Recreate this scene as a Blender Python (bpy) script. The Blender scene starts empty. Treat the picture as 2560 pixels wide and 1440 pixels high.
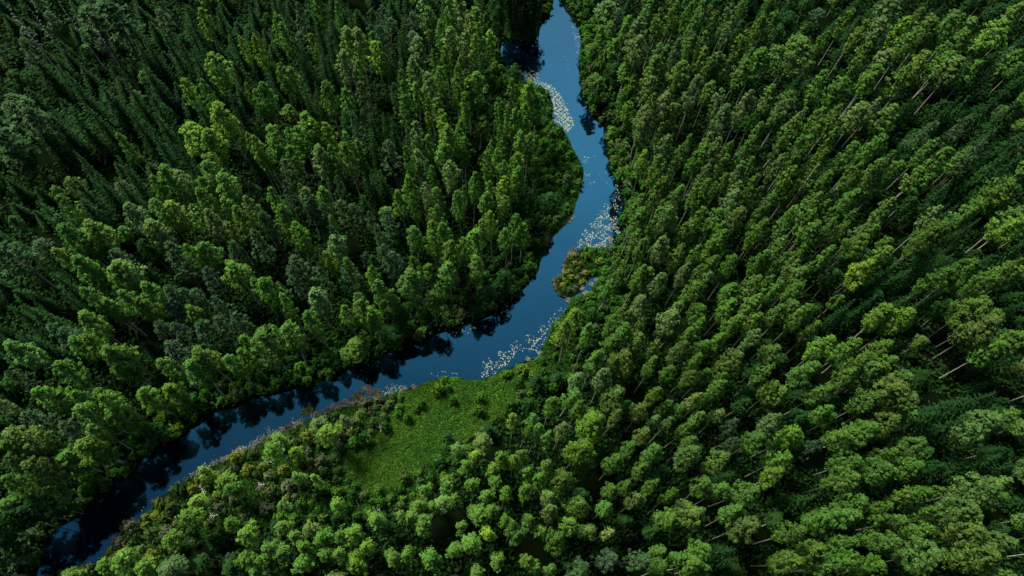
# crown tips read off twelve views of the photograph (x y look width), three view pixels to one photograph pixel
TILES = {
(0,0): """1490 95 b 90;1590 440 B 150;1640 800 B 150;1420 985 B 160;1560 1000 b 150;1370 625 B 90;1510 640 b 80;1810 280 B 60;1900 280 B 80;1850 640 b 60;1880 1040 b 80;1420 390 s 110;190 670 s 130;210 370 s 130;480 530 s 100;100 560 d 140;760 635 s 140;910 585 s 80;660 780 s 90;500 800 s 130;385 860 s 130;300 960 s 150;950 815 s 80;890 1025 b 80;1010 290 s 90;1090 300 s 90;1060 460 s 100;1210 220 s 80;1310 235 s 70;1370 40 s 80;1380 140 s 70;1690 130 s 80;1710 350 s 110;1480 295 s 60;1110 970 s 90;1240 1285 b 140;1350 1300 g 120;1580 1265 b 150;1690 1330 b 150;700 1315 s 90;550 1360 s 120;1170 1340 b 90;1500 1370 b 90;60 760 p 200;200 800 p 150;0 1000 p 160;100 1100 d 200;780 30 p 220;620 60 p 180;1060 620 s 80;1160 850 s 100;540 1140 s 70;850 1180 s 80;860 1340 s 90;1730 700 s 100;1470 760 s 100;1340 1070 s 90;220 60 x 40;50 40 x 30;430 0 x 40;85 90 x 30;640 110 x 50;835 20 x 40""",
(640,0): """110 120 b 90;200 190 b 90;150 480 b 80;250 545 b 90;30 640 b 110;10 690 b 80;290 260 s 80;400 260 b 70;640 385 g 110;760 445 b 80;760 330 b 80;880 255 b 80;900 340 B 110;960 350 B 70;750 215 g 120;600 40 b 60;430 70 s 70;440 0 b 80;550 70 s 60;680 20 s 60;940 70 p 90;930 190 p 100;1080 230 s 90;650 230 b 120;1090 120 s 80;1300 100 b 90;1260 0 g 100;1450 20 b 80;1540 0 g 110;1640 80 b 110;1590 130 g 90;1650 170 b 90;1560 225 g 90;1440 220 g 110;1400 160 b 80;1660 280 b 90;1720 290 b 80;1770 240 B 90;1690 400 p 70;1430 360 b 80;1340 400 b 70;1220 310 g 120;1180 450 g 100;1230 510 b 90;1090 515 b 70;1380 500 b 100;1300 580 g 120;1500 590 b 80;1520 455 b 80;1510 520 b 80;1600 610 b 120;1660 575 b 130;1560 730 b 90;1190 630 b 100;1090 630 b 80;1110 740 b 100;1290 740 b 70;1360 745 b 100;1400 850 B 90;1180 930 g 90;1540 910 b 80;1410 960 b 130;1530 975 b 80;1290 1020 b 90;1560 1040 b 90;1410 1100 b 130;1130 1110 b 80;1190 1125 g 100;1450 1235 g 120;1320 1250 b 70;1620 1310 b 100;1160 1345 b 110;1290 1370 g 90;1740 1205 b 80;1740 1120 b 80;1820 1130 b 90;1770 1075 b 60;1870 1030 b 80;1850 930 b 60;1840 760 b 70;1890 830 b 70;1870 1245 b 80;1820 1325 B 90;1750 1365 b 80;720 860 p 100;860 850 s 100;950 850 s 70;1020 880 s 90;1000 1050 p 130;860 970 s 90;660 990 b 90;670 1080 b 120;740 1070 b 90;550 945 b 100;560 1070 b 80;440 1120 g 130;530 1180 b 110;380 880 b 130;410 930 B 110;250 990 b 90;320 970 b 110;270 1115 b 100;100 985 b 120;50 1090 b 110;0 1060 b 90;670 690 b 100;430 630 s 70;360 650 s 80;520 650 b 110;800 620 p 110;1010 410 s 90;1040 640 p 80;940 1270 s 110;860 1310 s 80;790 1150 s 80;600 1340 p 80;200 1220 p 110;320 1390 b 60;20 280 s 100;530 210 s 70;470 380 s 80;350 400 s 90;180 20 p 70;320 20 p 80;230 1370 p 90;1150 960 p 80;1540 1400 b 60""",
(1280,0): """20 610 b 80;110 620 B 120;200 710 b 120;100 770 b 90;10 830 b 80;70 870 b 70;120 900 b 80;60 980 b 90;130 1010 b 90;60 1170 b 110;10 1180 b 80;70 1270 b 100;10 1330 b 80;940 130 g 140;740 190 b 120;680 200 b 90;860 190 b 90;960 270 g 170;780 300 b 110;620 330 b 110;1110 90 b 100;1020 20 b 120;700 10 g 160;860 470 b 130;1080 430 b 150;630 560 b 110;660 590 b 100;910 570 b 110;1040 570 g 120;1240 320 g 90;1380 150 b 110;1440 250 b 90;1360 280 b 90;1440 370 B 110;1270 470 b 150;1480 450 b 100;1560 400 g 110;1580 440 b 120;1640 130 g 90;1650 40 g 90;1700 0 B 90;1530 100 b 90;1440 30 b 130;1340 40 b 90;1240 30 b 110;1880 110 b 90;1740 230 b 120;1760 380 b 90;1740 490 b 130;1880 380 b 160;1420 580 g 140;1190 700 g 150;1200 790 B 110;880 750 B 100;1010 790 g 130;1030 850 g 140;1150 910 b 90;1060 700 b 90;840 670 b 100;1590 700 g 110;1790 710 g 120;1620 810 g 150;1850 840 b 100;1880 940 b 110;1560 1040 g 120;1640 1070 b 100;1500 1000 b 110;1340 1020 b 90;1480 1060 b 110;1180 1020 g 130;1290 1100 b 100;1370 1130 b 100;1440 1170 b 110;1620 1170 b 100;1770 1080 b 100;1820 1190 b 100;1740 1240 g 100;1480 1240 g 110;1590 1300 b 90;1020 1130 B 120;1110 1150 b 120;1140 1220 b 100;1230 1190 b 80;1490 1340 b 120;1400 1390 b 100;1170 1340 b 140;1270 1390 b 120;1690 1380 g 100;1830 1310 b 100;1880 1400 g 100""",
(1920,0): """70 90 b 100;280 190 b 90;250 290 l 280;620 90 b 90;720 150 b 110;870 160 g 140;960 10 g 150;840 60 d 110;1050 140 B 120;1260 150 b 160;1080 290 b 120;1400 130 b 140;1470 120 b 100;1560 160 g 150;1770 60 d 130;1900 50 b 130;1760 150 B 170;1480 260 b 130;900 400 g 150;760 340 b 110;1180 420 B 150;1040 520 b 130;820 490 b 150;450 540 b 120;580 600 b 160;1370 390 b 150;1450 450 g 150;1720 410 s 110;1870 380 b 120;1580 470 b 120;170 730 g 160;60 670 b 110;400 810 b 110;530 830 b 110;730 790 g 160;830 740 g 90;940 820 b 150;380 930 b 120;200 880 b 130;520 1010 b 90;150 1000 b 90;260 1040 b 110;1150 710 s 110;1310 790 d 110;1430 730 s 110;1530 730 s 100;1770 690 s 130;1900 750 s 130;1500 900 p 130;1250 930 p 120;1110 1000 d 120;1240 1050 b 110;870 1040 b 130;640 1090 b 120;1330 1110 b 130;1480 1140 b 100;1700 950 s 120;1900 1010 s 170;1610 1070 p 120;1090 1110 d 130;930 1150 b 90;740 1100 b 100;860 1240 b 130;970 1250 b 120;690 1240 b 120;1160 1280 b 120;1220 1320 b 110;1380 1380 s 120;1580 1240 s 120;1790 1170 s 120;1900 1180 s 110;1800 1310 s 150;1810 1380 b 180;430 1170 b 90;340 1190 b 90;180 1190 b 90;100 1180 g 90;230 1150 b 80;380 1270 g 90;170 1290 b 110;210 1370 b 100;440 1310 b 130;650 1350 b 110;840 1360 b 110""",
(0,480): """470 70 b 100;600 70 s 160;300 90 s 130;430 190 p 120;1000 110 g 130;1180 90 b 90;1290 90 B 140;1460 140 b 100;1560 180 g 120;1790 130 b 120;1700 80 b 80;1500 0 b 120;1700 230 g 90;1880 60 g 100;470 270 b 130;660 240 b 150;640 310 b 160;840 450 p 120;1110 230 g 150;1080 380 d 120;1240 420 p 150;1410 400 b 100;1510 385 b 140;1700 380 p 120;430 435 b 100;570 515 b 130;690 575 b 140;890 540 g 150;850 610 b 140;1080 580 d 90;1070 680 b 130;1270 690 p 130;1510 590 p 110;1730 540 b 160;1890 650 b 90;650 740 b 110;930 760 b 110;790 820 b 120;1050 830 b 120;1360 760 p 130;1460 780 p 130;1230 800 p 140;1430 870 b 120;1600 820 p 110;1750 900 p 120;1600 960 p 130;1190 990 p 130;1330 980 p 110;1480 990 p 150;1820 1070 b 100;620 920 b 140;1220 1140 p 140;400 1020 p 120;480 1010 p 130;550 1100 b 140;640 1120 b 110;80 1125 b 150;750 1170 b 140;860 1170 b 130;870 1300 b 140;440 1300 b 130;1220 1260 b 120;1480 1180 b 160;1420 1310 b 150;1700 1250 b 120;1830 1200 b 100;240 460 s 80;300 400 s 80;390 610 s 120;460 760 s 90;60 860 s 100;170 870 s 120;350 930 s 130;150 1050 s 120;520 700 s 80;30 420 p 180;1160 920 d 90;70 450 x 60""",
(640,480): """100 0 b 100;330 0 g 100;480 0 b 120;400 50 p 130;520 90 p 100;620 70 p 130;740 120 p 130;160 150 b 110;50 180 p 120;260 240 b 100;330 280 b 100;0 310 p 130;580 180 b 70;600 240 p 90;860 180 p 90;910 240 p 100;980 110 p 110;1070 10 b 100;1340 10 b 110;1380 100 b 90;1180 20 b 80;1270 120 b 70;1310 220 b 100;1170 265 b 120;1440 240 b 110;1350 290 b 100;1460 370 b 130;1400 400 b 100;1570 360 b 80;1640 300 B 150;1690 210 b 90;1780 170 B 100;1850 40 b 90;1720 0 b 110;1520 0 b 100;1890 270 b 100;580 350 g 150;540 455 B 80;450 430 p 70;720 500 b 90;1000 330 d 150;1040 460 p 130;950 390 p 110;870 480 d 90;640 540 p 120;300 510 p 150;240 570 p 130;470 580 p 100;850 590 B 90;830 550 b 80;890 680 b 110;780 640 p 100;1190 490 b 90;1150 590 l 200;1440 510 b 140;1660 510 b 120;1380 685 b 80;1320 775 b 110;1010 760 b 110;1070 870 d 140;750 770 g 100;760 810 b 130;850 890 b 130;650 845 b 100;420 750 g 150;400 910 b 120;170 750 b 90;190 790 B 90;30 645 b 140;160 690 p 80;170 1000 b 150;20 1080 l 220;740 1120 b 160;680 1250 b 110;1000 1040 d 180;1270 900 d 120;1850 600 d 130;1750 700 d 130""",
(1280,480): """20 170 b 100;90 240 b 130;60 60 d 120;130 50 d 120;270 20 d 150;960 50 b 130;1060 30 b 100;1240 0 l 150;1000 120 b 150;940 150 b 120;1180 130 l 200;1450 10 b 110;1430 130 b 110;1700 0 g 140;1720 130 g 140;1560 130 b 150;1890 130 b 100;1900 220 b 130;1400 230 b 120;1340 260 b 120;1600 230 b 110;1610 280 b 140;950 300 b 130;1000 340 b 120;1170 340 g 150;1290 440 b 110;1390 400 b 90;1510 370 b 110;1530 470 b 130;1690 500 b 130;1900 450 b 120;1330 540 g 120;1440 560 b 110;1500 620 g 110;960 570 b 120;800 590 b 100;790 540 b 100;730 640 b 110;1150 590 g 130;1020 630 b 170;1380 670 b 170;1680 710 b 160;1860 620 b 130;1640 820 b 150;1260 820 g 120;1200 910 g 170;1010 780 g 150;870 860 g 100;500 900 B 150;440 990 B 130;590 1000 b 130;850 900 b 100;780 940 b 130;890 990 b 150;960 1060 l 170;970 960 b 90;1430 880 b 180;1700 940 b 140;1830 800 b 150;1420 980 b 130;1360 1020 b 120;1210 1000 b 110;760 1100 b 150;1290 1130 l 160;1100 1140 b 90;1480 1130 b 130;1580 1070 b 120;1840 1060 g 120;640 1220 b 150;870 1220 l 200;780 1250 b 120;1090 1250 b 110;1410 1240 b 110;1680 1190 l 180;1240 1310 b 130;1330 1360 b 120;1450 1350 b 130;1590 1370 b 110;720 1330 g 150;520 1390 g 150;1870 930 b 120;1860 1300 d 150""",
(1920,480): """30 20 b 100;380 40 b 120;510 20 g 100;660 10 b 160;240 130 b 130;440 100 b 90;560 110 b 110;200 170 b 110;350 160 b 110;340 230 b 130;390 270 b 110;490 230 b 80;560 240 b 100;670 170 b 90;20 210 b 80;130 360 b 120;690 340 b 150;700 270 g 100;790 270 b 100;940 90 g 120;1290 140 g 110;1190 100 d 120;1080 60 d 110;1550 90 b 150;1890 150 b 140;1880 200 B 170;1310 250 b 180;1240 290 b 120;900 450 b 150;800 480 b 110;780 530 B 170;680 570 d 150;480 440 b 110;300 410 b 100;60 440 b 110;130 480 b 90;220 520 g 110;320 510 b 90;520 500 p 110;290 580 b 180;520 620 d 150;30 610 b 80;110 680 b 120;240 700 b 140;200 830 b 150;100 850 b 130;300 880 b 140;980 530 s 110;1040 600 s 140;1310 600 b 130;1530 550 b 190;1640 460 s 100;1900 400 s 130;1270 440 s 100;1400 460 s 110;1850 550 b 170;1680 630 b 180;1880 530 b 90;1110 750 s 110;1620 830 b 220;1700 900 b 110;1710 980 l 230;930 890 b 170;1070 920 B 160;390 1000 b 120;480 1100 B 150;650 1120 b 140;320 1140 d 130;60 1150 b 150;880 1140 b 150;720 1240 b 130;960 1260 b 150;860 1280 b 110;330 1290 b 170;20 1290 b 100;820 1330 l 200;1090 1360 l 200;660 1370 b 120;1740 1160 b 130;1880 1080 b 140;1880 1240 s 150;1350 1310 s 110;1380 860 d 150;1100 1110 s 110;820 790 s 100;660 810 s 100;1320 740 s 110""",
(0,960): """290 50 b 140;380 60 b 110;560 65 b 110;600 170 b 140;730 45 b 110;770 105 b 120;1020 40 b 130;1240 50 b 130;1320 90 b 110;200 220 p 130;430 310 p 150;820 240 b 140;640 330 b 110;1120 330 d 130;80 365 l 220;10 400 b 110;20 560 l 150;180 620 l 160;610 460 b 150;720 490 b 130;460 540 b 150;60 740 b 130;270 780 b 200;380 800 b 120;100 860 b 120;20 900 b 130;400 900 d 150;30 1200 p 200;1650 730 b 150;1700 770 b 110;1510 670 B 110;1450 870 B 130;1400 980 b 150;1250 1150 b 140;1680 1050 b 110;1820 1140 b 160;1830 1310 b 140;1510 1340 d 130;1210 1370 d 130;870 1340 b 170;750 1360 b 120;1040 1390 b 150;1250 1390 g 200;1900 1380 b 120""",
(640,960): """520 350 B 170;100 480 B 150;160 390 b 130;270 510 B 110;440 290 g 140;650 270 g 100;770 230 b 80;330 680 b 100;430 720 B 90;590 900 B 120;190 900 g 100;1700 420 g 170;1500 480 g 110;1620 530 B 110;1570 620 b 110;1840 530 b 130;1780 620 b 110;1800 730 b 120;1630 730 b 110;1730 830 b 110;1860 820 b 100;1430 700 b 100;1430 750 b 130;1260 790 b 100;1490 860 b 110;1400 900 g 150;1220 890 b 120;1320 910 b 100;1140 1000 b 120;1250 1000 b 110;880 1000 b 140;1000 1080 d 120;1250 1060 b 150;1080 990 b 100;190 1090 b 130;280 1130 b 120;390 1090 g 130;490 1140 b 140;640 1120 b 110;720 1120 b 150;850 1200 B 110;70 1210 b 120;180 1270 b 140;340 1240 b 130;330 1330 b 150;510 1280 b 120;600 1270 b 100;740 1330 B 180;1010 1310 b 130;1140 1260 b 100;1130 1290 b 110;1300 1290 b 150;1350 1340 b 110;1470 1240 b 120;1660 970 b 170;1760 960 b 130;1540 1070 b 100;1620 1180 b 170;1760 1120 B 120;1900 1000 b 110;1900 1100 b 110;1800 1330 b 130;1650 1410 b 120;40 1300 b 110""",
(1280,960): """300 130 b 130;20 240 B 100;170 200 b 100;100 290 b 80;180 330 b 110;260 370 b 110;390 300 g 130;110 480 b 120;20 560 b 100;250 560 g 110;450 10 b 140;760 30 l 200;510 120 b 110;600 230 L 280;790 220 g 100;870 160 d 100;520 440 L 240;1010 150 g 140;1160 150 b 130;1280 150 b 110;1360 60 g 110;1460 70 b 100;1580 10 b 120;1100 10 b 120;1080 260 g 110;1010 320 g 120;1190 270 g 100;1340 290 b 120;1430 230 b 110;1590 210 g 110;1690 310 p 120;1690 400 p 110;1740 130 d 140;1800 50 d 120;1870 380 b 150;900 450 b 120;800 550 b 160;1110 490 b 160;1380 400 b 110;1400 500 l 200;1590 570 l 180;1000 620 b 130;1140 670 d 150;380 680 l 220;140 640 b 130;220 690 b 130;550 650 d 120;120 800 b 120;290 810 g 130;500 900 b 180;750 770 b 120;870 760 b 110;960 850 g 140;1230 840 b 100;1040 780 b 110;1380 930 l 250;1480 770 b 150;1590 790 b 150;1760 780 b 170;710 920 b 130;840 1030 d 150;1080 1080 d 170;1180 980 b 170;330 980 g 130;120 990 b 110;40 1120 b 150;220 1070 b 100;440 1060 b 150;350 1180 b 190;590 1070 g 150;710 1100 g 100;1690 970 b 150;1810 1060 l 200;1470 1230 b 160;1280 1270 b 120;1380 1340 b 170;1460 1370 b 110;500 1330 p 180;710 1280 p 170;950 1290 p 150;1150 1400 b 130;110 1320 b 110;200 1360 b 100;300 1400 b 110;1670 1220 s 140;1680 1290 s 110""",
(1920,960): """80 20 b 120;100 60 b 150;440 20 b 150;250 220 d 170;470 190 b 120;800 90 b 150;1050 40 l 300;60 240 g 110;40 350 g 100;190 360 B 180;240 400 B 150;120 540 b 150;100 680 B 150;410 440 p 120;640 320 b 170;820 310 b 170;1000 260 l 180;1100 220 b 110;1160 430 b 180;930 520 b 120;680 540 b 180;910 640 b 180;620 680 b 180;1120 580 b 150;1280 590 d 120;1240 230 d 120;1730 270 l 250;1860 230 b 120;1730 740 l 230;1820 720 b 110;700 850 b 190;870 910 b 110;1070 830 b 100;860 1000 b 130;1240 790 b 140;1310 790 b 90;1250 900 b 120;1560 930 l 250;1620 960 b 120;640 960 b 170;460 1020 b 180;1040 1010 b 130;1210 1080 b 130;1000 1140 b 160;230 1110 b 150;400 1230 b 150;640 1140 b 120;820 1170 b 100;220 1300 b 180;620 1230 b 100;620 1350 b 130;450 1370 b 120;860 1350 b 190;1270 1290 l 260;1640 1100 l 220;1720 1280 l 230;1850 1150 l 200;1770 560 s 110;1850 600 s 120;1500 90 s 150;1700 60 s 130;1760 510 s 120;1540 280 s 130;330 820 s 130""",
}
# the waterline in photograph pixels: west bank from the top down, then the south and east bank back up
RIVER = [(1372,-160),(1378,-80),(1383,0),(1380,25),(1366,45),(1352,66),(1346,85),(1342,100),(1325,106),(1300,100),(1275,98),(1257,104),(1252,120),(1254,150),(1258,165),(1275,176),(1297,186),(1320,205),(1338,217),(1350,214),(1365,225),(1376,242),(1383,262),(1381,302),(1390,308),(1400,318),(1412,330),(1421,342),(1430,368),(1440,385),(1448,400),(1455,415),(1460,430),(1457,455),(1451,475),(1446,495),(1440,507),(1436,530),(1427,550),(1408,565),(1400,577),(1384,590),(1377,603),(1374,620),(1370,630),(1354,645),(1350,660),(1346,680),(1328,700),(1318,716),(1295,735),(1270,752),(1250,772),(1235,785),(1207,800),(1175,810),(1140,820),(1105,833),(1073,843),(1053,860),(1020,862),(983,872),(968,888),(940,902),(922,920),(900,925),(873,923),(857,927),(830,945),(800,958),(773,964),(745,970),(723,977),(700,984),(673,988),(640,990),(610,1012),(580,1024),(545,1030),(516,1040),(506,1060),(484,1072),(467,1078),(450,1098),(420,1112),(393,1125),(372,1140),(353,1150),(343,1177),(315,1190),(290,1200),(278,1227),(255,1245),(233,1262),(200,1293),(170,1308),(143,1322),(122,1345),(110,1370),(104,1400),(92,1440),(45,1500),(-30,1560),(-110,1640),
(-20,1640),(60,1540),(120,1470),(163,1436),(200,1420),(225,1412),(247,1401),(253,1390),(272,1374),(293,1356),(303,1332),(318,1318),(333,1310),(355,1290),(377,1272),(393,1246),(410,1236),(427,1230),(447,1215),(467,1202),(500,1180),(533,1162),(567,1148),(600,1128),(640,1116),(673,1096),(707,1082),(750,1062),(787,1042),(820,1030),(857,1020),(885,1010),(917,1004),(957,990),(990,981),(1015,972),(1047,963),(1065,955),(1083,948),(1110,943),(1140,941),(1165,948),(1187,951),(1210,946),(1227,943),(1250,928),(1280,918),(1313,901),(1335,897),(1352,892),(1350,878),(1357,863),(1373,837),(1377,813),(1393,800),(1408,782),(1420,767),(1424,748),(1440,744),(1460,740),(1472,728),(1485,712),(1497,698),(1492,690),(1480,692),(1470,702),(1460,714),(1453,728),(1440,738),(1427,742),(1407,741),(1390,726),(1384,712),(1384,702),(1395,692),(1408,682),(1410,665),(1411,650),(1427,636),(1443,627),(1460,620),(1480,619),(1497,624),(1510,622),(1523,618),(1537,607),(1548,592),(1554,573),(1544,548),(1556,530),(1560,512),(1550,495),(1548,470),(1538,452),(1528,430),(1520,400),(1515,370),(1516,340),(1508,318),(1492,304),(1478,296),(1468,270),(1456,240),(1448,205),(1447,160),(1450,130),(1452,100),(1444,62),(1430,52),(1424,38),(1410,20),(1396,0),(1392,-60),(1396,-120),(1420,-180)]
MEADOW = [(990,982),(1047,966),(1083,951),(1140,945),(1187,955),(1227,947),(1280,922),(1340,902),(1372,930),(1345,965),(1300,990),(1262,1035),(1225,1062),(1195,1090),(1150,1105),(1100,1130),(1055,1165),(1030,1200),(980,1225),(905,1225),(862,1190),(850,1150),(895,1105),(945,1085),(960,1050),(985,1025)]
# low ground cover and bushes, no tall trees
LOW = [
[(1262,170),(1345,215),(1382,262),(1384,302),(1425,345),(1462,430),(1448,500),(1427,550),(1377,603),(1350,660),(1330,660),(1345,600),(1340,480),(1330,400),(1325,300),(1290,250),(1250,200)],
[(1262,78),(1348,72),(1342,100),(1257,100),(1250,85)],
[(1350,680),(1280,760),(1140,820),(983,872),(860,930),(773,964),(640,990),(516,1040),(450,1098),(350,1150),(280,1225),(255,1250),(225,1230),(250,1180),(300,1120),(420,1050),(500,985),(640,940),(760,900),(900,860),(1000,815),(1120,770),(1240,730),(1320,650)],
[(163,1440),(300,1335),(393,1246),(533,1162),(640,1116),(787,1042),(920,1004),(990,985),(985,1025),(960,1050),(945,1085),(895,1105),(850,1150),(862,1190),(905,1225),(980,1225),(1055,1165),(1150,1105),(1190,1120),(1130,1190),(1060,1240),(1010,1290),(900,1300),(700,1310),(560,1330),(420,1400),(330,1440)],
[(1383,700),(1412,650),(1460,620),(1497,624),(1525,618),(1540,640),(1530,680),(1500,700),(1470,728),(1427,742),(1390,730)],
[(1424,748),(1497,700),(1530,700),(1510,760),(1480,800),(1440,830),(1420,890),(1440,940),(1370,960),(1352,892),(1377,813)],
[(1396,-60),(1425,50),(1450,100),(1447,180),(1468,270),(1510,318),(1520,400),(1560,512),(1554,590),(1580,570),(1610,470),(1590,380),(1565,310),(1530,270),(1500,190),(1490,90),(1470,0)],
]
ISLET = [(1383,700),(1412,650),(1440,630),(1462,640),(1462,700),(1455,726),(1427,742),(1390,730)]
# dark openings between crowns: x y rx ry in photograph pixels
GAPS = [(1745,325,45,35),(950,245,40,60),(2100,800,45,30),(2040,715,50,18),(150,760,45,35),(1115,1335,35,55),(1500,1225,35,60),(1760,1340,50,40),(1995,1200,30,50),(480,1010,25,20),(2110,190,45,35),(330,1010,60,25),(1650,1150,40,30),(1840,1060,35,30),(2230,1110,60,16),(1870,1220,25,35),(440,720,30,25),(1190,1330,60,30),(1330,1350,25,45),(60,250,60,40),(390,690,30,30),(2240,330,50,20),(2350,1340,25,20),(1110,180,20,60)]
# rafts of lily pads: polygon, pads per square metre, look
PADS = [
([(1290,175),(1315,180),(1350,205),(1378,212),(1400,235),(1415,265),(1432,300),(1434,315),(1418,332),(1400,316),(1384,300),(1384,262),(1372,238),(1350,213),(1320,203)],9.0,'w'),
([(1258,166),(1290,164),(1315,165),(1350,185),(1345,205),(1318,200),(1290,184),(1262,172)],1.6,'y'),
([(1430,65),(1455,95),(1462,120),(1448,140),(1430,118)],2.4,'w'),
([(1425,115),(1440,120),(1436,138),(1420,128)],0.35,'w'),
([(1455,390),(1478,396),(1478,405),(1458,408)],3.5,'w'),
([(1460,425),(1476,430),(1470,458),(1457,455)],1.1,'w'),
([(1540,450),(1552,470),(1556,520),(1540,545),(1532,510)],1.5,'w'),
([(1430,620),(1450,590),(1475,560),(1500,540),(1525,515),(1545,545),(1552,590),(1525,617),(1480,620)],4.0,'w'),
([(1508,505),(1530,515),(1535,545),(1505,560),(1490,540)],0.8,'w'),
([(1200,945),(1215,905),(1260,870),(1330,830),(1370,800),(1400,770),(1420,768),(1377,815),(1350,878),(1300,880),(1262,925),(1225,943)],1.4,'w'),
([(1202,905),(1260,872),(1300,860),(1290,885),(1255,920),(1205,938)],1.7,'w'),
([(1320,850),(1350,845),(1340,878),(1322,876)],2.0,'w'),
([(1070,935),(1095,925),(1150,932),(1145,945),(1085,950)],0.9,'w'),
([(945,975),(975,958),(1015,962),(1010,972),(955,990)],4.5,'g'),
([(640,1110),(645,1080),(670,1065),(695,1080),(705,1082),(673,1096)],4.5,'g'),
([(720,1060),(730,1045),(745,1050),(750,1060)],0.9,'g'),
([(500,1165),(520,1130),(540,1140),(540,1158)],1.0,'w'),
([(415,1235),(430,1205),(460,1195),(440,1220)],4.2,'g'),
([(455,1195),(520,1160),(560,1140),(600,1122),(640,1100),(635,1114),(540,1157)],1.5,'g'),
([(280,1340),(330,1290),(390,1240),(395,1250),(330,1310)],0.7,'w'),
([(240,1400),(250,1370),(262,1370),(255,1392)],0.7,'w'),
([(1100,835),(1180,815),(1240,775),(1245,790),(1190,822),(1110,842)],0.9,'y'),
([(1240,790),(1275,750),(1290,752),(1262,790)],0.7,'w'),
([(1120,790),(1125,850),(1180,845),(1240,800)],0.05,'w'),
([(1350,80),(1430,80),(1420,290),(1400,230),(1360,180)],0.025,'w'),
([(1450,350),(1500,380),(1530,450),(1470,560),(1430,600),(1460,480)],0.03,'w'),
([(1450,745),(1470,730),(1482,700),(1494,696),(1488,715),(1465,738)],1.2,'w'),
]
import bpy, math, random
import numpy as np
random.seed(7); RNG = np.random.default_rng(11)
S = bpy.context.scene
COL = S.collection
PI = math.pi
# ------------------------------------------------------------------ camera
H = 120.0; F = 1750.0
down = np.array([-70.0, -820.0, -1750.0]); down /= np.linalg.norm(down)
zc = -down
yc = np.array([0, 1.0, 0]) - zc * zc[1]; yc /= np.linalg.norm(yc)
xc = np.cross(yc, zc)
RW = np.array([xc, yc, zc])                       # camera axes -> world axes
CAM = np.array([0.0, 0.0, H])
def ray(px, py):
    return RW @ np.array([px - 1280.0, 720.0 - py, -F])
def at(px, py, z=0.0):
    r = ray(px, py); t = (z - H) / r[2]
    return CAM + r * t
def to_px(p):
    c = RW.T @ (np.asarray(p, float) - CAM)
    return 1280 + F * c[0] / -c[2], 720 - F * c[1] / -c[2]
from mathutils import Matrix, Vector
cam = bpy.data.objects.new('camera', bpy.data.cameras.new('camera'))
COL.objects.link(cam)
M4 = Matrix.Identity(4)
for i in range(3):
    for j in range(3): M4[i][j] = RW[i][j]
M4.translation = Vector(CAM)
cam.matrix_world = M4
cam.data.sensor_width = 36; cam.data.lens = 36 * F / 2560; cam.data.clip_end = 6000; cam.data.clip_start = 1
S.camera = cam
# ------------------------------------------------------------------ light
SUN_EL, SUN_AZ = 57.0, -46.0                    # azimuth from +Y, clockwise
w = bpy.data.worlds.new('World'); S.world = w; w.use_nodes = True
nt = w.node_tree; nt.nodes.clear()
sky = nt.nodes.new('ShaderNodeTexSky'); sky.sky_type = 'NISHITA'; sky.sun_disc = False
sky.sun_elevation = math.radians(SUN_EL); sky.sun_rotation = math.radians(SUN_AZ)
sky.air_density = 1.0; sky.dust_density = 0.3; sky.ozone_density = 2.0
bg = nt.nodes.new('ShaderNodeBackground'); bg.inputs[1].default_value = 0.07
wo = nt.nodes.new('ShaderNodeOutputWorld')
tcw = nt.nodes.new('ShaderNodeTexCoord')
sep = nt.nodes.new('ShaderNodeSeparateXYZ'); nt.links.new(tcw.outputs['Generated'], sep.inputs[0])
cn = nt.nodes.new('ShaderNodeTexNoise'); cn.inputs['Scale'].default_value = 3.2; cn.inputs['Detail'].default_value = 5; cn.inputs['Roughness'].default_value = .45
nt.links.new(tcw.outputs['Generated'], cn.inputs[0])
def rng_(sock, a, b, c=0.0, d=1.0):
    m_ = nt.nodes.new('ShaderNodeMapRange'); m_.interpolation_type = 'SMOOTHSTEP'
    for q, v_ in zip(('From Min', 'From Max', 'To Min', 'To Max'), (a, b, c, d)): m_.inputs[q].default_value = v_
    nt.links.new(sock, m_.inputs['Value']); return m_.outputs[0]
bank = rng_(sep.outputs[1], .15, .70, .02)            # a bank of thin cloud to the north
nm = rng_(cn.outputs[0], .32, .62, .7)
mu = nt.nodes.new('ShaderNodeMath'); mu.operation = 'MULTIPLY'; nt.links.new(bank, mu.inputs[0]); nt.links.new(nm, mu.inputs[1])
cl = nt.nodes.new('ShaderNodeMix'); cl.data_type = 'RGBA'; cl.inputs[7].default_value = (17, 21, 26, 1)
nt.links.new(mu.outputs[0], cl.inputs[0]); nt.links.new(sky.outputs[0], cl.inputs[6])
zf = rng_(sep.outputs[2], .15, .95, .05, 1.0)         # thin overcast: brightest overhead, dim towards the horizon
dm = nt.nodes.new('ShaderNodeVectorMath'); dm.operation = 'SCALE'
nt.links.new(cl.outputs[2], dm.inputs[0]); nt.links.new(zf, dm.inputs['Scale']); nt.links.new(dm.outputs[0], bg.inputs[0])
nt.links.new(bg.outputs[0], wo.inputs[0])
sd = bpy.data.lights.new('sun', 'SUN'); sd.energy = 4.8; sd.angle = math.radians(14); sd.color = (1.0, 0.95, 0.80)
so = bpy.data.objects.new('sun', sd); COL.objects.link(so)
az, el = math.radians(SUN_AZ), math.radians(SUN_EL)
sdir = Vector((math.sin(az) * math.cos(el), math.cos(az) * math.cos(el), math.sin(el)))
so.rotation_euler = sdir.to_track_quat('Z', 'Y').to_euler()
so.location = (0, 0, 200)
S.view_settings.view_transform = 'Standard'; S.view_settings.look = 'None'
S.view_settings.exposure = 0.75; S.view_settings.gamma = 1.0
S.cycles.max_bounces = 5; S.cycles.diffuse_bounces = 2; S.cycles.glossy_bounces = 2
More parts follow.
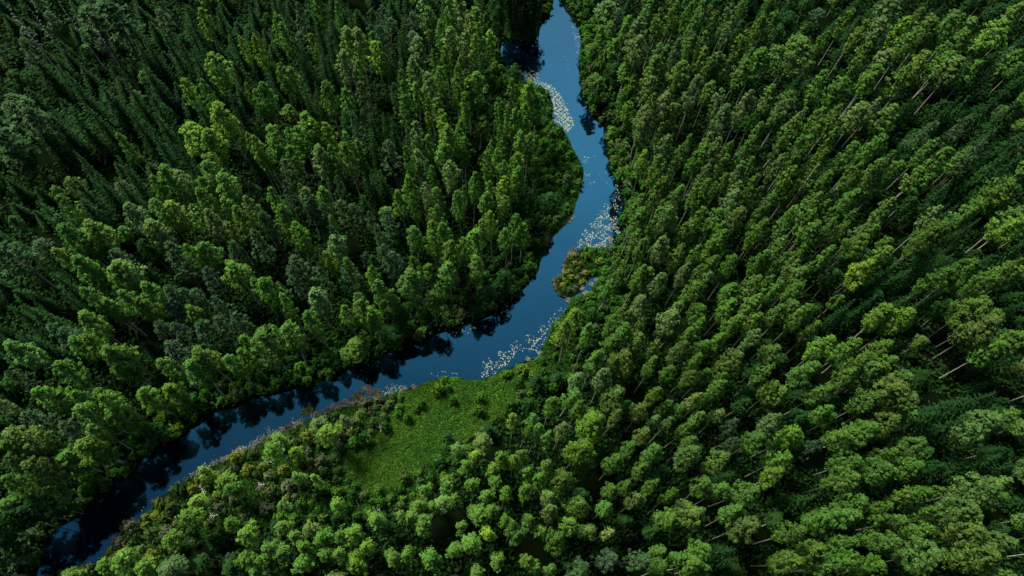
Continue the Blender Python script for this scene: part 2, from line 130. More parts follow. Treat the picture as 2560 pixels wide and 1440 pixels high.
S.cycles.transmission_bounces = 2; S.cycles.transparent_max_bounces = 4
S.cycles.use_denoising = True; S.cycles.sample_clamp_indirect = 3

# ------------------------------------------------------------------ materials
def mat(name):
    m = bpy.data.materials.new(name); m.use_nodes = True
    n = m.node_tree.nodes; l = m.node_tree.links
    return m, n, l, n['Principled BSDF']
def leaf_mat(name, source, transl=0.22, rough=0.7, spec=0.07):
    m, n, l, b = mat(name)
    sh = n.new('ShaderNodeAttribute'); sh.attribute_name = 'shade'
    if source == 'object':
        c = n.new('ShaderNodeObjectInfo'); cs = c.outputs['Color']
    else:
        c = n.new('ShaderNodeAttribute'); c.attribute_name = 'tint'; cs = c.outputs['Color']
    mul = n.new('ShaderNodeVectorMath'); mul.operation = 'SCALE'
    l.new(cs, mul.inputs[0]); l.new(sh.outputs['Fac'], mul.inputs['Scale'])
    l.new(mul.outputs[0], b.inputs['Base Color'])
    b.inputs['Roughness'].default_value = rough; b.inputs['Specular IOR Level'].default_value = spec
    tr = n.new('ShaderNodeBsdfTranslucent')
    yl = n.new('ShaderNodeVectorMath'); yl.operation = 'MULTIPLY'; yl.inputs[1].default_value = (1.1, 1.25, 0.6)
    l.new(mul.outputs[0], yl.inputs[0]); l.new(yl.outputs[0], tr.inputs['Color'])
    mx = n.new('ShaderNodeMixShader'); mx.inputs[0].default_value = transl
    l.new(b.outputs[0], mx.inputs[1]); l.new(tr.outputs[0], mx.inputs[2])
    l.new(mx.outputs[0], n['Material Output'].inputs[0])
    return m
LEAF = leaf_mat('leaves', 'object'); LEAFT = leaf_mat('leaves_woods', 'attr')
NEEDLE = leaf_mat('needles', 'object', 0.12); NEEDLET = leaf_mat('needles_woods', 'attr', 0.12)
def bark(name, c1, c2, scale, stretch=1.0):
    m, n, l, b = mat(name)
    tc = n.new('ShaderNodeTexCoord'); mp = n.new('ShaderNodeMapping'); mp.inputs['Scale'].default_value = (1, 1, stretch)
    nz = n.new('ShaderNodeTexNoise'); nz.inputs['Scale'].default_value = scale; nz.inputs['Detail'].default_value = 4
    r = n.new('ShaderNodeValToRGB'); r.color_ramp.elements[0].position = .36; r.color_ramp.elements[1].position = .5
    r.color_ramp.elements[0].color = (*c1, 1); r.color_ramp.elements[1].color = (*c2, 1)
    l.new(tc.outputs['Object'], mp.inputs[0]); l.new(mp.outputs[0], nz.inputs[0]); l.new(nz.outputs[0], r.inputs[0])
    l.new(r.outputs[0], b.inputs['Base Color']); b.inputs['Roughness'].default_value = .8
    return m
B_BIRCH = bark('birch_bark', (.12, .11, .09), (.48, .45, .40), 2.2, 2.5)
B_PINE = bark('pine_bark', (.05, .04, .03), (.15, .10, .07), 1.5, .5)
B_GREY = bark('grey_bark', (.06, .055, .05), (.24, .23, .20), 2.0, .6)
B_DEAD = bark('dead_wood', (.20, .19, .17), (.42, .40, .36), 3.0, .5)

# ------------------------------------------------------------------ mesh helpers
def mesh_from(name, V, Fq, mats, shade=None, midx=None, tint=None, smooth=False):
    me = bpy.data.meshes.new(name)
    V = np.ascontiguousarray(V, np.float32); Fq = np.ascontiguousarray(Fq, np.int32)
    k = Fq.shape[1]
    me.vertices.add(len(V)); me.loops.add(Fq.size); me.polygons.add(len(Fq))
    me.vertices.foreach_set('co', V.ravel())
    me.loops.foreach_set('vertex_index', Fq.ravel())
    me.polygons.foreach_set('loop_start', np.arange(0, Fq.size, k, dtype=np.int32))
    me.polygons.foreach_set('loop_total', np.full(len(Fq), k, np.int32))
    for m in mats: me.materials.append(m)
    if midx is not None: me.polygons.foreach_set('material_index', np.ascontiguousarray(midx, np.int32))
    me.polygons.foreach_set('use_smooth', np.full(len(Fq), smooth, bool))
    if shade is not None:
        a = me.attributes.new('shade', 'FLOAT', 'POINT'); a.data.foreach_set('value', np.ascontiguousarray(shade, np.float32))
    if tint is not None:
        a = me.attributes.new('tint', 'FLOAT_COLOR', 'POINT')
        t4 = np.ones((len(V), 4), np.float32); t4[:, :3] = tint
        a.data.foreach_set('color', t4.ravel())
    me.update(calc_edges=True); me.validate()
    return me
def norm(a):
    return a / (np.linalg.norm(a, axis=-1, keepdims=True) + 1e-9)
def quads(c, n, length, width, along=None, rng=RNG):
    """leaf-sized diamond quads at centres c, facing n; returns V, F"""
    N = len(c)
    r = rng.normal(size=(N, 3)) if along is None else along
    u = norm(r - n * (r * n).sum(1, keepdims=True)); v = np.cross(n, u)
    L = np.asarray(length).reshape(-1, 1) * .5; W = np.asarray(width).reshape(-1, 1) * .5
    P = np.stack([c - u * L, c + v * W - u * L * .1, c + u * L, c - v * W - u * L * .1], 1)
    return P.reshape(-1, 3), np.arange(4 * N).reshape(-1, 4)
def tube(pts, rad, sides=6):
    pts = np.asarray(pts, float); n = len(pts)
    V = []; 
    for i in range(n):
        d = pts[min(i + 1, n - 1)] - pts[max(i - 1, 0)]; d /= np.linalg.norm(d) + 1e-9
        a = np.cross(d, [1, 0, 0] if abs(d[0]) < .8 else [0, 1, 0]); a /= np.linalg.norm(a); b = np.cross(d, a)
        for k in range(sides):
            t = 2 * PI * k / sides
            V.append(pts[i] + (a * math.cos(t) + b * math.sin(t)) * rad[i])
    Fq = [(i * sides + k, i * sides + (k + 1) % sides, (i + 1) * sides + (k + 1) % sides, (i + 1) * sides + k) for i in range(n - 1) for k in range(sides)]
    return np.array(V), np.array(Fq)
def join(parts):
    V = []; Fq = []; o = 0
    for v, f in parts:
        V.append(v); Fq.append(f + o); o += len(v)
    return np.vstack(V), np.vstack(Fq)

# ------------------------------------------------------------------ tree prototypes (height 18 m unless said)
HB = 18.0
def clump_crown(seed, R, z0, z1, prof, nclump, cr, nleaf, leaf, lump=0.28, flat=.8, up=.35):
    rng = np.random.default_rng(seed)
    t = (np.arange(nclump) + rng.random(nclump)) / nclump
    t = np.clip(t ** .92, 0, .985)
    a = np.arange(nclump) * 2.39996 + rng.normal(0, .35, nclump)
    ph = rng.random(3) * 6.28
    ring = 1 + lump * np.sin(2 * a + ph[0] + 3 * t) + lump * .7 * np.sin(3 * a + ph[1] - 5 * t)
    r = R * prof(t) * ring * (.50 + .45 * rng.random(nclump) ** .5)
    C = np.stack([r * np.cos(a), r * np.sin(a), z0 + (z1 - z0) * t], 1)
    # a few clumps near the axis so that the crown is never hollow
    k = nclump // 5
    tt = .15 + .8 * rng.random(k)
    C = np.vstack([C, np.stack([rng.normal(0, .15 * R, k), rng.normal(0, .15 * R, k), z0 + (z1 - z0) * tt], 1)])
    tall = np.concatenate([t, tt])
    n = len(C)
    rad = cr * (.65 + .7 * rng.random(n)) * (1.05 - .55 * tall)
    bright = .80 + .40 * rng.random(n)
    idx = np.repeat(np.arange(n), nleaf)
    d = norm(rng.normal(size=(len(idx), 3)) + np.array([0, 0, .35]))
    out = norm(np.stack([C[:, 0], C[:, 1], np.full(n, .5)], 1))[idx]
    rr = rad[idx] * (.55 + .5 * rng.random(len(idx)))
    P = C[idx] + d * rr[:, None] * np.array([1, 1, flat]) + out * 0.12
    nn = norm(d * .9 + out * .5 + np.array([0, 0, up]) + rng.normal(size=P.shape) * .45)
    s = leaf * (.65 + .7 * rng.random(len(P)))
    V, Fq = quads(P, nn, s * 1.25, s * .95, rng=rng)
    sh = np.repeat(bright[idx] * (.72 + .56 * rng.random(len(P))), 4)
    return V, Fq, sh
def prof_birch(t):
    t = np.clip(t, 0, 1)
    return np.where(t < .48, .30 + .70 * (t / .48) ** .9, np.clip((1 - t) / .52, 0, 1) ** .60)
def prof_broad(t):
    t = np.clip(t, 0, 1)
    return np.where(t < .5, .4 + .6 * (t / .5) ** .9, np.clip(1 - ((t - .5) / .5) ** 1.8, 0, 1) ** .75)
def prof_bush(t):
    return np.clip(1 - t ** 2.2, .05, 1) ** .6
def spruce_crown(seed, nq, leaf):
    rng = np.random.default_rng(seed)
    C = []; N = []; A = []; sh = []
    whorls = 17
    for wv in range(whorls):
        t = wv / whorls
        z = 2.0 + 15.6 * t ** .95; L = 2.15 * (1 - t) ** .8 + .18
        nb = max(4, int(10 * (1 - t) + 4))
        a0 = rng.random() * 6.28
        for b in range(nb):
            a = a0 + 2 * PI * b / nb + rng.normal(0, .14); Lb = L * rng.uniform(.72, 1.15)
            br = .75 + .5 * rng.random()
            m = max(2, int(nq * Lb / 2))
            for q in range(m):
                u = (q + .5 + rng.uniform(-.3, .3)) / m
                rr = Lb * u
                C.append((rr * math.cos(a) + rng.normal(0, .1), rr * math.sin(a) + rng.normal(0, .1), z - .28 * rr + .16 * rr * u + rng.normal(0, .06)))
                N.append((rng.normal(0, .35) + .35 * math.cos(a), rng.normal(0, .35) + .35 * math.sin(a), 1.0))
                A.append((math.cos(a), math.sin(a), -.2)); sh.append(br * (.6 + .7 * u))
    C = np.array(C); N = norm(np.array(N)); A = np.array(A)
    s = leaf * (.7 + .6 * rng.random(len(C)))
    V, Fq = quads(C, N, s * 1.5, s * .8, along=A, rng=rng)
    top, tf = quads(np.array([[0, 0, 17.7], [0, 0, 17.3]]), norm(np.array([[1, .2, 0], [0, 1, 0.1]])), np.array([.9, 1.0]), np.array([.22, .3]), along=np.array([[0, 0, 1.], [0, 0, 1.]]))
    V, Fq = join([(V, Fq), (top, tf)])
    return V, Fq, np.concatenate([np.repeat(sh, 4), np.full(8, 1.1)])
def pine_crown(seed, nt_, nn_):
    rng = np.random.default_rng(seed)
    C = []; D = []; sh = []
    for k in range(nt_):
        t = (k + rng.random()) / nt_
        z = 8.2 + 9.4 * t; L = 2.5 * (1 - t) ** .6 * (.55 + .45 * min(1, t * 4 + .3))
        a = k * 2.4 + rng.normal(0, .3); Lb = L * rng.uniform(.35, 1.1)
        c = np.array([Lb * math.cos(a), Lb * math.sin(a), z + .35 * Lb - .3])
        o = norm(np.array([math.cos(a), math.sin(a), .9]))
        br = .75 + .5 * rng.random()
        d = norm(rng.normal(size=(nn_, 3)) * .75 + o * .8)
        C.append(c + d * rng.uniform(.15, .42, (nn_, 1))); D.append(d); sh.append(br * (.7 + .6 * rng.random(nn_)))
    C = np.vstack(C); D = np.vstack(D); sh = np.concatenate(sh)
    N = norm(rng.normal(size=C.shape) * .6 + np.array([0, 0, 1.0]))
    L = .62 * (.7 + .6 * rng.random(len(C)))
    V, Fq = quads(C, N, L, L * .32, along=D, rng=rng)
    return V, Fq, np.repeat(sh, 4)
def trunk(seed, h, r0, r1, bend=.35, limbs=0, z0=.4, spread=1.3, rise=1.0):
    rng = np.random.default_rng(seed)
    b = rng.normal(0, bend, 2); n = 9
    p = [(b[0] * math.sin(PI * i / (n - 1)) * (i / n), b[1] * math.sin(PI * i / (n - 1)) * (i / n), -.6 + (h + .6) * i / (n - 1)) for i in range(n)]
    rad = [r0 * (1.25 if i == 0 else 1) * (1 - i / (n - 1)) + r1 * i / (n - 1) for i in range(n)]
    parts = [tube(p, rad)]
    for k in range(limbs):
        t = z0 + (.95 - z0) * (k + rng.random()) / limbs
        a = k * 2.4 + rng.random(); z = h * t; L = spread * (1.1 - t) * 2
        i = min(n - 2, int(t * (n - 1))); base = np.array(p[i]) ; base[2] = z
        base[:2] = np.array(p[i][:2])
        e = base + np.array([L * math.cos(a), L * math.sin(a), L * rise])
        m = base + (e - base) * .5 + np.array([0, 0, -.1 * L])
        rb = r0 * .3 * (1.1 - t)
        parts.append(tube([base, m, e], [rb, rb * .7, rb * .25], 4))
    V, Fq = join(parts)
    return V, Fq
NP = 7
PROTO = {}
def build_protos():
    for k in range(NP):
        V, Fq, sh = clump_crown(100 + k, 1.62, 8.8, 18.0, prof_birch, 84, .56, 26, .235)
        tv, tf = trunk(200 + k, 17.2, .13, .03, limbs=14, z0=.42, spread=.8)
        lo = clump_crown(150 + k, 1.62, 9.0, 18.0, prof_birch, 50, .66, 18, .34)
        PROTO['birch_tree', k] = (V, Fq, sh, tv, tf, lo, LEAF, B_BIRCH)
        V, Fq, sh = clump_crown(300 + k, 2.25, 8.0, 17.6, prof_broad, 114, .66, 29, .25, lump=.26)
        tv, tf = trunk(400 + k, 16.0, .14, .04, limbs=16, z0=.42, spread=1.3, rise=.9)
        lo = clump_crown(350 + k, 2.25, 8.4, 17.6, prof_broad, 62, .78, 20, .37, lump=.26)
        PROTO['broadleaf_tree', k] = (V, Fq, sh, tv, tf, lo, LEAF, B_GREY)
        V, Fq, sh = spruce_crown(500 + k, 9, .36)
        tv, tf = trunk(600 + k, 17.4, .17, .02, bend=.12)
        lo = spruce_crown(550 + k, 6, .43)
        PROTO['spruce_tree', k] = (V, Fq, sh, tv, tf, lo, NEEDLE, B_GREY)
        V, Fq, sh = pine_crown(700 + k, 62, 20)
        tv, tf = trunk(800 + k, 17.2, .18, .04, bend=.4, limbs=10, z0=.45, spread=1.2, rise=.35)
        lo = pine_crown(750 + k, 46, 15)
        PROTO['pine_tree', k] = (V, Fq, sh, tv, tf, lo, NEEDLE, B_PINE)
        V, Fq, sh = clump_crown(900 + k, 1.25, .3, 2.3, prof_bush, 26, .55, 17, .30, lump=.25, flat=.75)
        lo = clump_crown(950 + k, 1.25, .3, 2.3, prof_bush, 18, .6, 12, .40, lump=.25, flat=.75)
        tv, tf = trunk(990 + k, 1.6, .05, .02, bend=.1, limbs=5, z0=.1, spread=.5)
        PROTO['bush', k] = (V, Fq, sh, tv, tf, lo, LEAF, B_GREY)
build_protos()

# ------------------------------------------------------------------ polygons
def in_poly(x, y, poly):
    c = False; n = len(poly); j = n - 1
    for i in range(n):
        xi, yi = poly[i]; xj, yj = poly[j]
        if (yi > y) != (yj > y) and x < (xj - xi) * (y - yi) / (yj - yi) + xi: c = not c
        j = i
    return c
def in_poly_np(X, Y, poly):
    c = np.zeros(len(X), bool); n_ = len(poly); j = n_ - 1
    for i in range(n_):
        xi, yi = poly[i]; xj, yj = poly[j]
        if yi != yj: c ^= ((yi > Y) != (yj > Y)) & (X < (xj - xi) * (Y - yi) / (yj - yi) + xi)
        j = i
    return c
RW_POLY = np.array([at(px, py)[:2] for px, py in RIVER])
def river_sd(P):
    """signed distance to the waterline in metres, negative on the water"""
    P = np.asarray(P, float).reshape(-1, 2); A = RW_POLY; B = np.roll(A, -1, 0)
    best = np.full(len(P), 1e9); ins = np.zeros(len(P), bool)
    for a, b in zip(A, B):
        e = b - a; w_ = P - a
        t = np.clip((w_ @ e) / (e @ e), 0, 1)
        best = np.minimum(best, np.hypot(*(w_ - t[:, None] * e).T))
        cond = (a[1] > P[:, 1]) != (b[1] > P[:, 1])
        if abs(e[1]) > 1e-9:
            ins ^= cond & (P[:, 0] < e[0] * (P[:, 1] - a[1]) / e[1] + a[0])
    return np.where(ins, -best, best)
def edge_dist(x, y, poly):
    best = 1e9
    for (x0, y0), (x1, y1) in zip(poly, poly[1:] + poly[:1]):
        ex, ey = x1 - x0, y1 - y0
        t = min(1, max(0, ((x - x0) * ex + (y - y0) * ey) / (ex * ex + ey * ey)))
        best = min(best, math.hypot(x - x0 - t * ex, y - y0 - t * ey))
    return best
def hill(x, y):
    return .5 * np.sin(x * .045 + 1) * np.cos(y * .05) + .25 * np.sin(x * .13 + y * .09)
def ground_z(P):
    P = np.asarray(P, float).reshape(-1, 2)
    d = river_sd(P)
    z = np.where(d < 0, np.maximum(-.9, d * .55), np.minimum(.45, d * .5))
    return z + np.clip((d - 4) / 20, 0, 1) * (hill(P[:, 0], P[:, 1]) + .5)

# ------------------------------------------------------------------ ground and water
EX = 125; EY0, EY1 = -75, 215
xs = np.concatenate([[-3000, -900, -350], np.arange(-165, 165.1, .9), [350, 900, 3000]])
ys = np.concatenate([[-3000, -900, -350], np.arange(-75, 205.1, .9), [350, 900, 3000]])
gx, gy = np.meshgrid(xs, ys); G = np.stack([gx.ravel(), gy.ravel()], 1)
gz = ground_z(G)
nx, ny = len(xs), len(ys)
ii = np.arange(nx * ny).reshape(ny, nx)
GF = np.stack([ii[:-1, :-1].ravel(), ii[:-1, 1:].ravel(), ii[1:, 1:].ravel(), ii[1:, :-1].ravel()], 1)
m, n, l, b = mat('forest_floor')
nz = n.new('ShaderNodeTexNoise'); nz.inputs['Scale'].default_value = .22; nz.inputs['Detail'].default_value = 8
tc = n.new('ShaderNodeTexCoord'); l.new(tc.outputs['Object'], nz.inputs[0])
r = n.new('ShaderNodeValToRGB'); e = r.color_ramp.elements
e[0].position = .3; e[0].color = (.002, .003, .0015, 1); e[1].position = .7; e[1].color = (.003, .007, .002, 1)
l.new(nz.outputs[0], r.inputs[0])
ma = n.new('ShaderNodeAttribute'); ma.attribute_name = 'meadow'
r2 = n.new('ShaderNodeValToRGB'); e = r2.color_ramp.elements
e[0].position = .3; e[0].color = (.025, .085, .008, 1); e[1].position = .7; e[1].color = (.06, .14, .012, 1)
l.new(nz.outputs[0], r2.inputs[0])
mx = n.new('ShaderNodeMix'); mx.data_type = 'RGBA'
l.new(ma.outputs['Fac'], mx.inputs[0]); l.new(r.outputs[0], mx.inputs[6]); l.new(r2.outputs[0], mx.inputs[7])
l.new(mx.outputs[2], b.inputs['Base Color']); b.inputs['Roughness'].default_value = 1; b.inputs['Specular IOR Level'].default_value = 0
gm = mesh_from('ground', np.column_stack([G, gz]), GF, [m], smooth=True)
cc = (G - CAM[:2]); 
pc = np.column_stack([G, np.zeros(len(G))]) - CAM; pc = pc @ RW
PXY = np.stack([1280 + F * pc[:, 0] / -pc[:, 2], 720 - F * pc[:, 1] / -pc[:, 2]], 1)
MEADOW_W = [tuple(at(*p)[:2]) for p in MEADOW]
LOW_W = [[tuple(at(*p)[:2]) for p in q] for q in LOW]
ISLET_W = [tuple(at(*p)[:2]) for p in ISLET]
mw = np.array([1.0 if in_poly(x, y, MEADOW_W) else (.55 if any(in_poly(x, y, q) for q in (LOW_W[:2] + LOW_W[3:6])) else 0.0) if -60 < x < 60 and -40 < y < 130 else 0.0 for x, y in G])
a = gm.attributes.new('meadow', 'FLOAT', 'POINT'); a.data.foreach_set('value', mw.astype(np.float32))
ground = bpy.data.objects.new('ground', gm); COL.objects.link(ground); ground['kind'] = 'structure'

m, n, l, b = mat('river_water')
b.inputs['Base Color'].default_value = (.0005, .003, .006, 1); b.inputs['Roughness'].default_value = .04
b.inputs['IOR'].default_value = 2.0; b.inputs['Specular IOR Level'].default_value = .5; b.inputs['Specular Tint'].default_value = (.14, .68, 1.0, 1)
nz = n.new('ShaderNodeTexNoise'); nz.inputs['Scale'].default_value = 1.1; nz.inputs['Detail'].default_value = 3
tc = n.new('ShaderNodeTexCoord'); l.new(tc.outputs['Object'], nz.inputs[0])
bp = n.new('ShaderNodeBump'); bp.inputs['Strength'].default_value = .12; bp.inputs['Distance'].default_value = .05
l.new(nz.outputs[0], bp.inputs['Height']); l.new(bp.outputs[0], b.inputs['Normal'])
wv = np.array([(-160, -80, 0), (160, -80, 0), (160, 210, 0), (-160, 210, 0)], float)
water = bpy.data.objects.new('river_water', mesh_from('river_water', wv, np.array([[0, 1, 2, 3]]), [m])); COL.objects.link(water); water['kind'] = 'structure'

# ------------------------------------------------------------------ the list of trees
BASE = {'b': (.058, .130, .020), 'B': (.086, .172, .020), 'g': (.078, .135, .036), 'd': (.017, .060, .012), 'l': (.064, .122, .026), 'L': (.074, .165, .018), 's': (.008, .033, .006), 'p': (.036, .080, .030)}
def side_west(px, py):          # the wooded side inside and above the river bend
    if py < 0: return px < 1390
    if py < 640: return px < 1450
    pts = [(-400, 1640), (50, 1440), (350, 1160), (640, 1020), (870, 940), (1050, 880), (1250, 780), (1380, 640)]
    for (x0, y0), (x1, y1) in zip(pts, pts[1:]):
        if x0 <= px <= x1: return py < y0 + (y1 - y0) * (px - x0) / (x1 - x0)
    return px < 1380
trees = []          # kind, x, y, height, width, rgb, look, hand
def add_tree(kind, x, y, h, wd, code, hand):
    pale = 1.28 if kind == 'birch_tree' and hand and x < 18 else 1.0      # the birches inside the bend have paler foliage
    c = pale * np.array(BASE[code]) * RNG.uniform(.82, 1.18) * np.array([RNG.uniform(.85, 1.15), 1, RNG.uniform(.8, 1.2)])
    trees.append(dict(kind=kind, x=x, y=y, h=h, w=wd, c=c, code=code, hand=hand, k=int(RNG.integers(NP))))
snags = []
for (ox, oy), txt in TILES.items():
    for item in txt.split(';'):
        zx, zy, code, wz = item.split(); px = ox + float(zx) / 3; py = oy + float(zy) / 3; wp = float(wz) / 3
        h = 18.0 * RNG.uniform(.86, 1.12); wp *= 1.15
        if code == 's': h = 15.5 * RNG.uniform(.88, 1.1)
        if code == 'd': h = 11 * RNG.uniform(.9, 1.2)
        if code in 'lL': h = 19.5 * RNG.uniform(.95, 1.05)
        west = side_west(px, py)
        if not west and py > 930 and px < 1250: h *= .62
        wp *= 1.1 if west else .9
        if not west and px < 1590 and py < 640: h *= .6
        P = at(px, py, h)
        for _ in range(9):
            if river_sd([P[:2]])[0] > 1.2 or code == 'x': break
            h *= .88; P = at(px, py, h)
        dist = np.linalg.norm(P - CAM); wd = wp * dist / F
        if code == 'x':
            snags.append((P[0], P[1], h)); continue
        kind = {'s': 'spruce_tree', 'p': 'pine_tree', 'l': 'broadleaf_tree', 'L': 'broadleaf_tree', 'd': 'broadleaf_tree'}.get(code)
        if kind is None:
            kind = 'birch_tree' if (west or wp < 62) else 'broadleaf_tree'
        d = river_sd([P[:2]])[0]
        if d < -.5: continue
        if d < .8:
            # move it a little way back from the water
            g = np.array([river_sd([P[:2] + [.5, 0]])[0] - d, river_sd([P[:2] + [0, .5]])[0] - d]); g /= np.linalg.norm(g) + 1e-9
            P[:2] += g * (1.2 - d)
        add_tree(kind, P[0], P[1], h, wd, code, True)
for px, py, h in ((84, 1404, 16), (98, 1372, 15), (118, 1342, 16), (146, 1318, 15), (70, 1440, 17), (62, 1412, 16), (176, 1300, 14), (206, 1284, 15), (60, 1480, 16), (1266, 78, 15), (1283, 70, 17), (1300, 74, 16), (1318, 68, 18), (1336, 72, 16), (1350, 52, 17), (1275, 45, 16), (1308, 40, 17), (1335, 35, 16), (1248, 80, 17), (1240, 105, 15), (1260, 92, 17), (1277, 88, 18), (1292, 87, 17), (1309, 88, 18), (1325, 90, 17), (1338, 86, 16), (1246, 125, 16), (1246, 150, 15)):
    P = at(px, py, 0); add_tree('spruce_tree' if px % 2 else 'broadleaf_tree', P[0], P[1], h, RNG.uniform(3.2, 4.6), 's' if px % 2 else 'd', True)
# fill
cell = {}
def near(x, y, r):
    i, j = int(x // 4), int(y // 4)
    for a_ in range(i - 2, i + 3):
        for b_ in range(j - 2, j + 3):
            for (qx, qy, qr) in cell.get((a_, b_), ()):
                if (qx - x) ** 2 + (qy - y) ** 2 < ((r + qr) * .5) ** 2: return True
    return False
def put(x, y, r): cell.setdefault((int(x // 4), int(y // 4)), []).append((x, y, r))
for t in trees: put(t['x'], t['y'], max(2.2, t['w'] * .8))
def zone(px, py):
    if px > 1460 or py > 940 and not side_west(px, py):
        if px > 2330 and py < 1250: return (.15, .30, .50, .05), 1
        if px > 2130 and py < 950: return (.20, .35, .38, .07), 1
        if px > 1800 and py < 200: return (.35, .30, .25, .10), 0
        return (.50, .22, .23, .05), 0
    if px < 260 and py < 330: return (.05, .05, .50, .40), 2
    if px < 330 and py < 900: return (.12, .08, .60, .20), 1
    if px < 1000 and py < 330: return (.18, .02, .72, .08), 1
    if 300 < px < 950 and 430 < py < 900: return (.20, .03, .42, .35), 0
    if px < 500 and py > 850: return (.25, .20, .40, .15), 1
    if px < 900: return (.22, .03, .63, .12), 1
    return (.28, .02, .60, .10), 0
KN = ['birch_tree', 'broadleaf_tree', 'spruce_tree', 'pine_tree']
nf = 0
cand = RNG.random((62000, 2)) * np.array([340, 285]) + np.array([-175, -75])
csd = river_sd(cand)
for (x, y), d in zip(cand, csd):
    if d < 2.0: continue
    px, py = to_px((x, y, 0)); tx, ty = to_px((x, y, 15))
    if not (-520 < px < 2890 and -260 < py < 1800): continue
    if in_poly(px, py, MEADOW): continue
    if any(in_poly(px, py, q) for q in (LOW[:2] + LOW[3:])): continue
    lowbank = in_poly(px, py, LOW[2])
    if lowbank and RNG.random() < .45: continue
    mx_, my_ = (px + tx) / 2, (py + ty) / 2
    if any(((mx_ - gx_) / (rx * 1.25)) ** 2 + ((my_ - gy_) / (ry * 1.25)) ** 2 < 1 for gx_, gy_, rx, ry in GAPS): continue
    pr, dark = zone(tx, ty)
    u = RNG.random(); k = 0; s_ = pr[0]
    while u > s_ and k < 3: k += 1; s_ += pr[k]
    kind = KN[k]
    wd = {'birch_tree': RNG.uniform(2.4, 3.6), 'broadleaf_tree': RNG.uniform(2.8, 4.4), 'spruce_tree': RNG.uniform(2.4, 4.0), 'pine_tree': RNG.uniform(2.8, 4.2)}[kind]
    if near(x, y, wd * 1.12): continue
    put(x, y, wd * 1.12)
    h = {'birch_tree': 15, 'broadleaf_tree': 14, 'spruce_tree': 12, 'pine_tree': 14}[kind] * RNG.uniform(.7, 1.15)
    if not side_west(px, py) and py > 1180 and px < 1250: h *= .66
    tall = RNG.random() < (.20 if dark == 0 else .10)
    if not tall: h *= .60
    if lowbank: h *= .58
    code = {'birch_tree': RNG.choice(['b', 'b', 'g', 'b'] if tall else ['d', 'd', 'b']), 'broadleaf_tree': RNG.choice(['b', 'l', 'g', 'd'] if tall else ['d', 'd', 'l']), 'spruce_tree': 's', 'pine_tree': 'p'}[kind]  # low birches and broadleafs mostly get a dark tint, shade painted into the leaves
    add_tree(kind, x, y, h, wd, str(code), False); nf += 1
for t, z in zip(trees, ground_z([(t['x'], t['y']) for t in trees])): t['z'] = float(z)
# bushes on the banks and round the meadow
bushes = []
def add_bush(x, y, h, wd, c): bushes.append(dict(kind='bush', x=x, y=y, h=h, w=wd, c=np.array(c), code='u', hand=False, k=int(RNG.integers(NP))))
bc = [(.032, .105, .012), (.050, .130, .014), (.022, .080, .014), (.080, .160, .016), (.06, .10, .03)]
cand = RNG.random((52000, 2)) * np.array([200, 200]) + np.array([-100, -50])
csd = river_sd(cand); cell2 = {}
for (x, y), d in zip(cand, csd):
    if d < .5: continue
    px, py = to_px((x, y, 0))
    if not (-100 < px < 2660 and -100 < py < 1600): continue
    isl = in_poly(px, py, ISLET)
    low = [i for i, q in enumerate(LOW) if in_poly(px, py, q)]
    if not low and not isl and d > 7: continue
    if in_poly(px, py, MEADOW) and RNG.random() > (.2 if d < 1.6 else .07 + (.7 if py > 1010 else .10) * math.exp(-(edge_dist(x, y, MEADOW_W) / 2.2) ** 2) + .30 * max(0, math.sin(x * .33 + 1.1) * math.sin(y * .29))): continue
    if 5 in low and px < 1440 and d < 7 and RNG.random() < .93: continue
    if 0 in low and py < 330 and d < 4.5 and RNG.random() < .93: continue
    if 1 in low and px < 1335 and RNG.random() < .85: continue
    wd = (RNG.uniform(1.3, 2.9) if not (2 in low and RNG.random() < .4) else RNG.uniform(2.6, 4.4)) if not isl else RNG.uniform(.8, 1.8)
    if 2 in low and d < 2 : wd *= .8
    r = wd * (.55 if (6 in low or 2 in low) else .72); i, j = int(x // 3), int(y // 3); bad = False
    for a_ in range(i - 1, i + 2):
        for b_ in range(j - 1, j + 2):
            for qx, qy, qr in cell2.get((a_, b_), ()):
                if (qx - x) ** 2 + (qy - y) ** 2 < ((r + qr) * .5) ** 2: bad = True
    if bad: continue
    cell2.setdefault((i, j), []).append((x, y, r))
    c = bc[int(RNG.choice(5, p=[.38, .28, .16, .08, .10]))]
    if isl: c = [(.13, .17, .03), (.11, .16, .022), (.15, .14, .04), (.04, .09, .018)][int(RNG.integers(4))]
    elif 3 in low and d < 12: c = [(.05, .09, .02), (.07, .11, .03), (.09, .11, .05), (.03, .07, .015), (.11, .15, .02)][int(RNG.integers(5))]
    add_bush(x, y, wd * RNG.uniform(.7, 1.15) + (0 if d < 2 else .5), wd, np.array(c) * RNG.uniform(.85, 1.15))
for t, z in zip(bushes, ground_z([(t['x'], t['y']) for t in bushes])): t['z'] = float(z)
def visible(t):
    a_ = to_px((t['x'], t['y'], t['z'] + t['h'] * .75))
    return -15 < a_[0] < 2575 and -15 < a_[1] < 1455
def shown(t):
    d = np.linalg.norm(np.array([t['x'], t['y'], t['h']]) - CAM)
    return (1000 if t['hand'] else 0) + t['w'] * t['h'] / d ** 2 * 1000

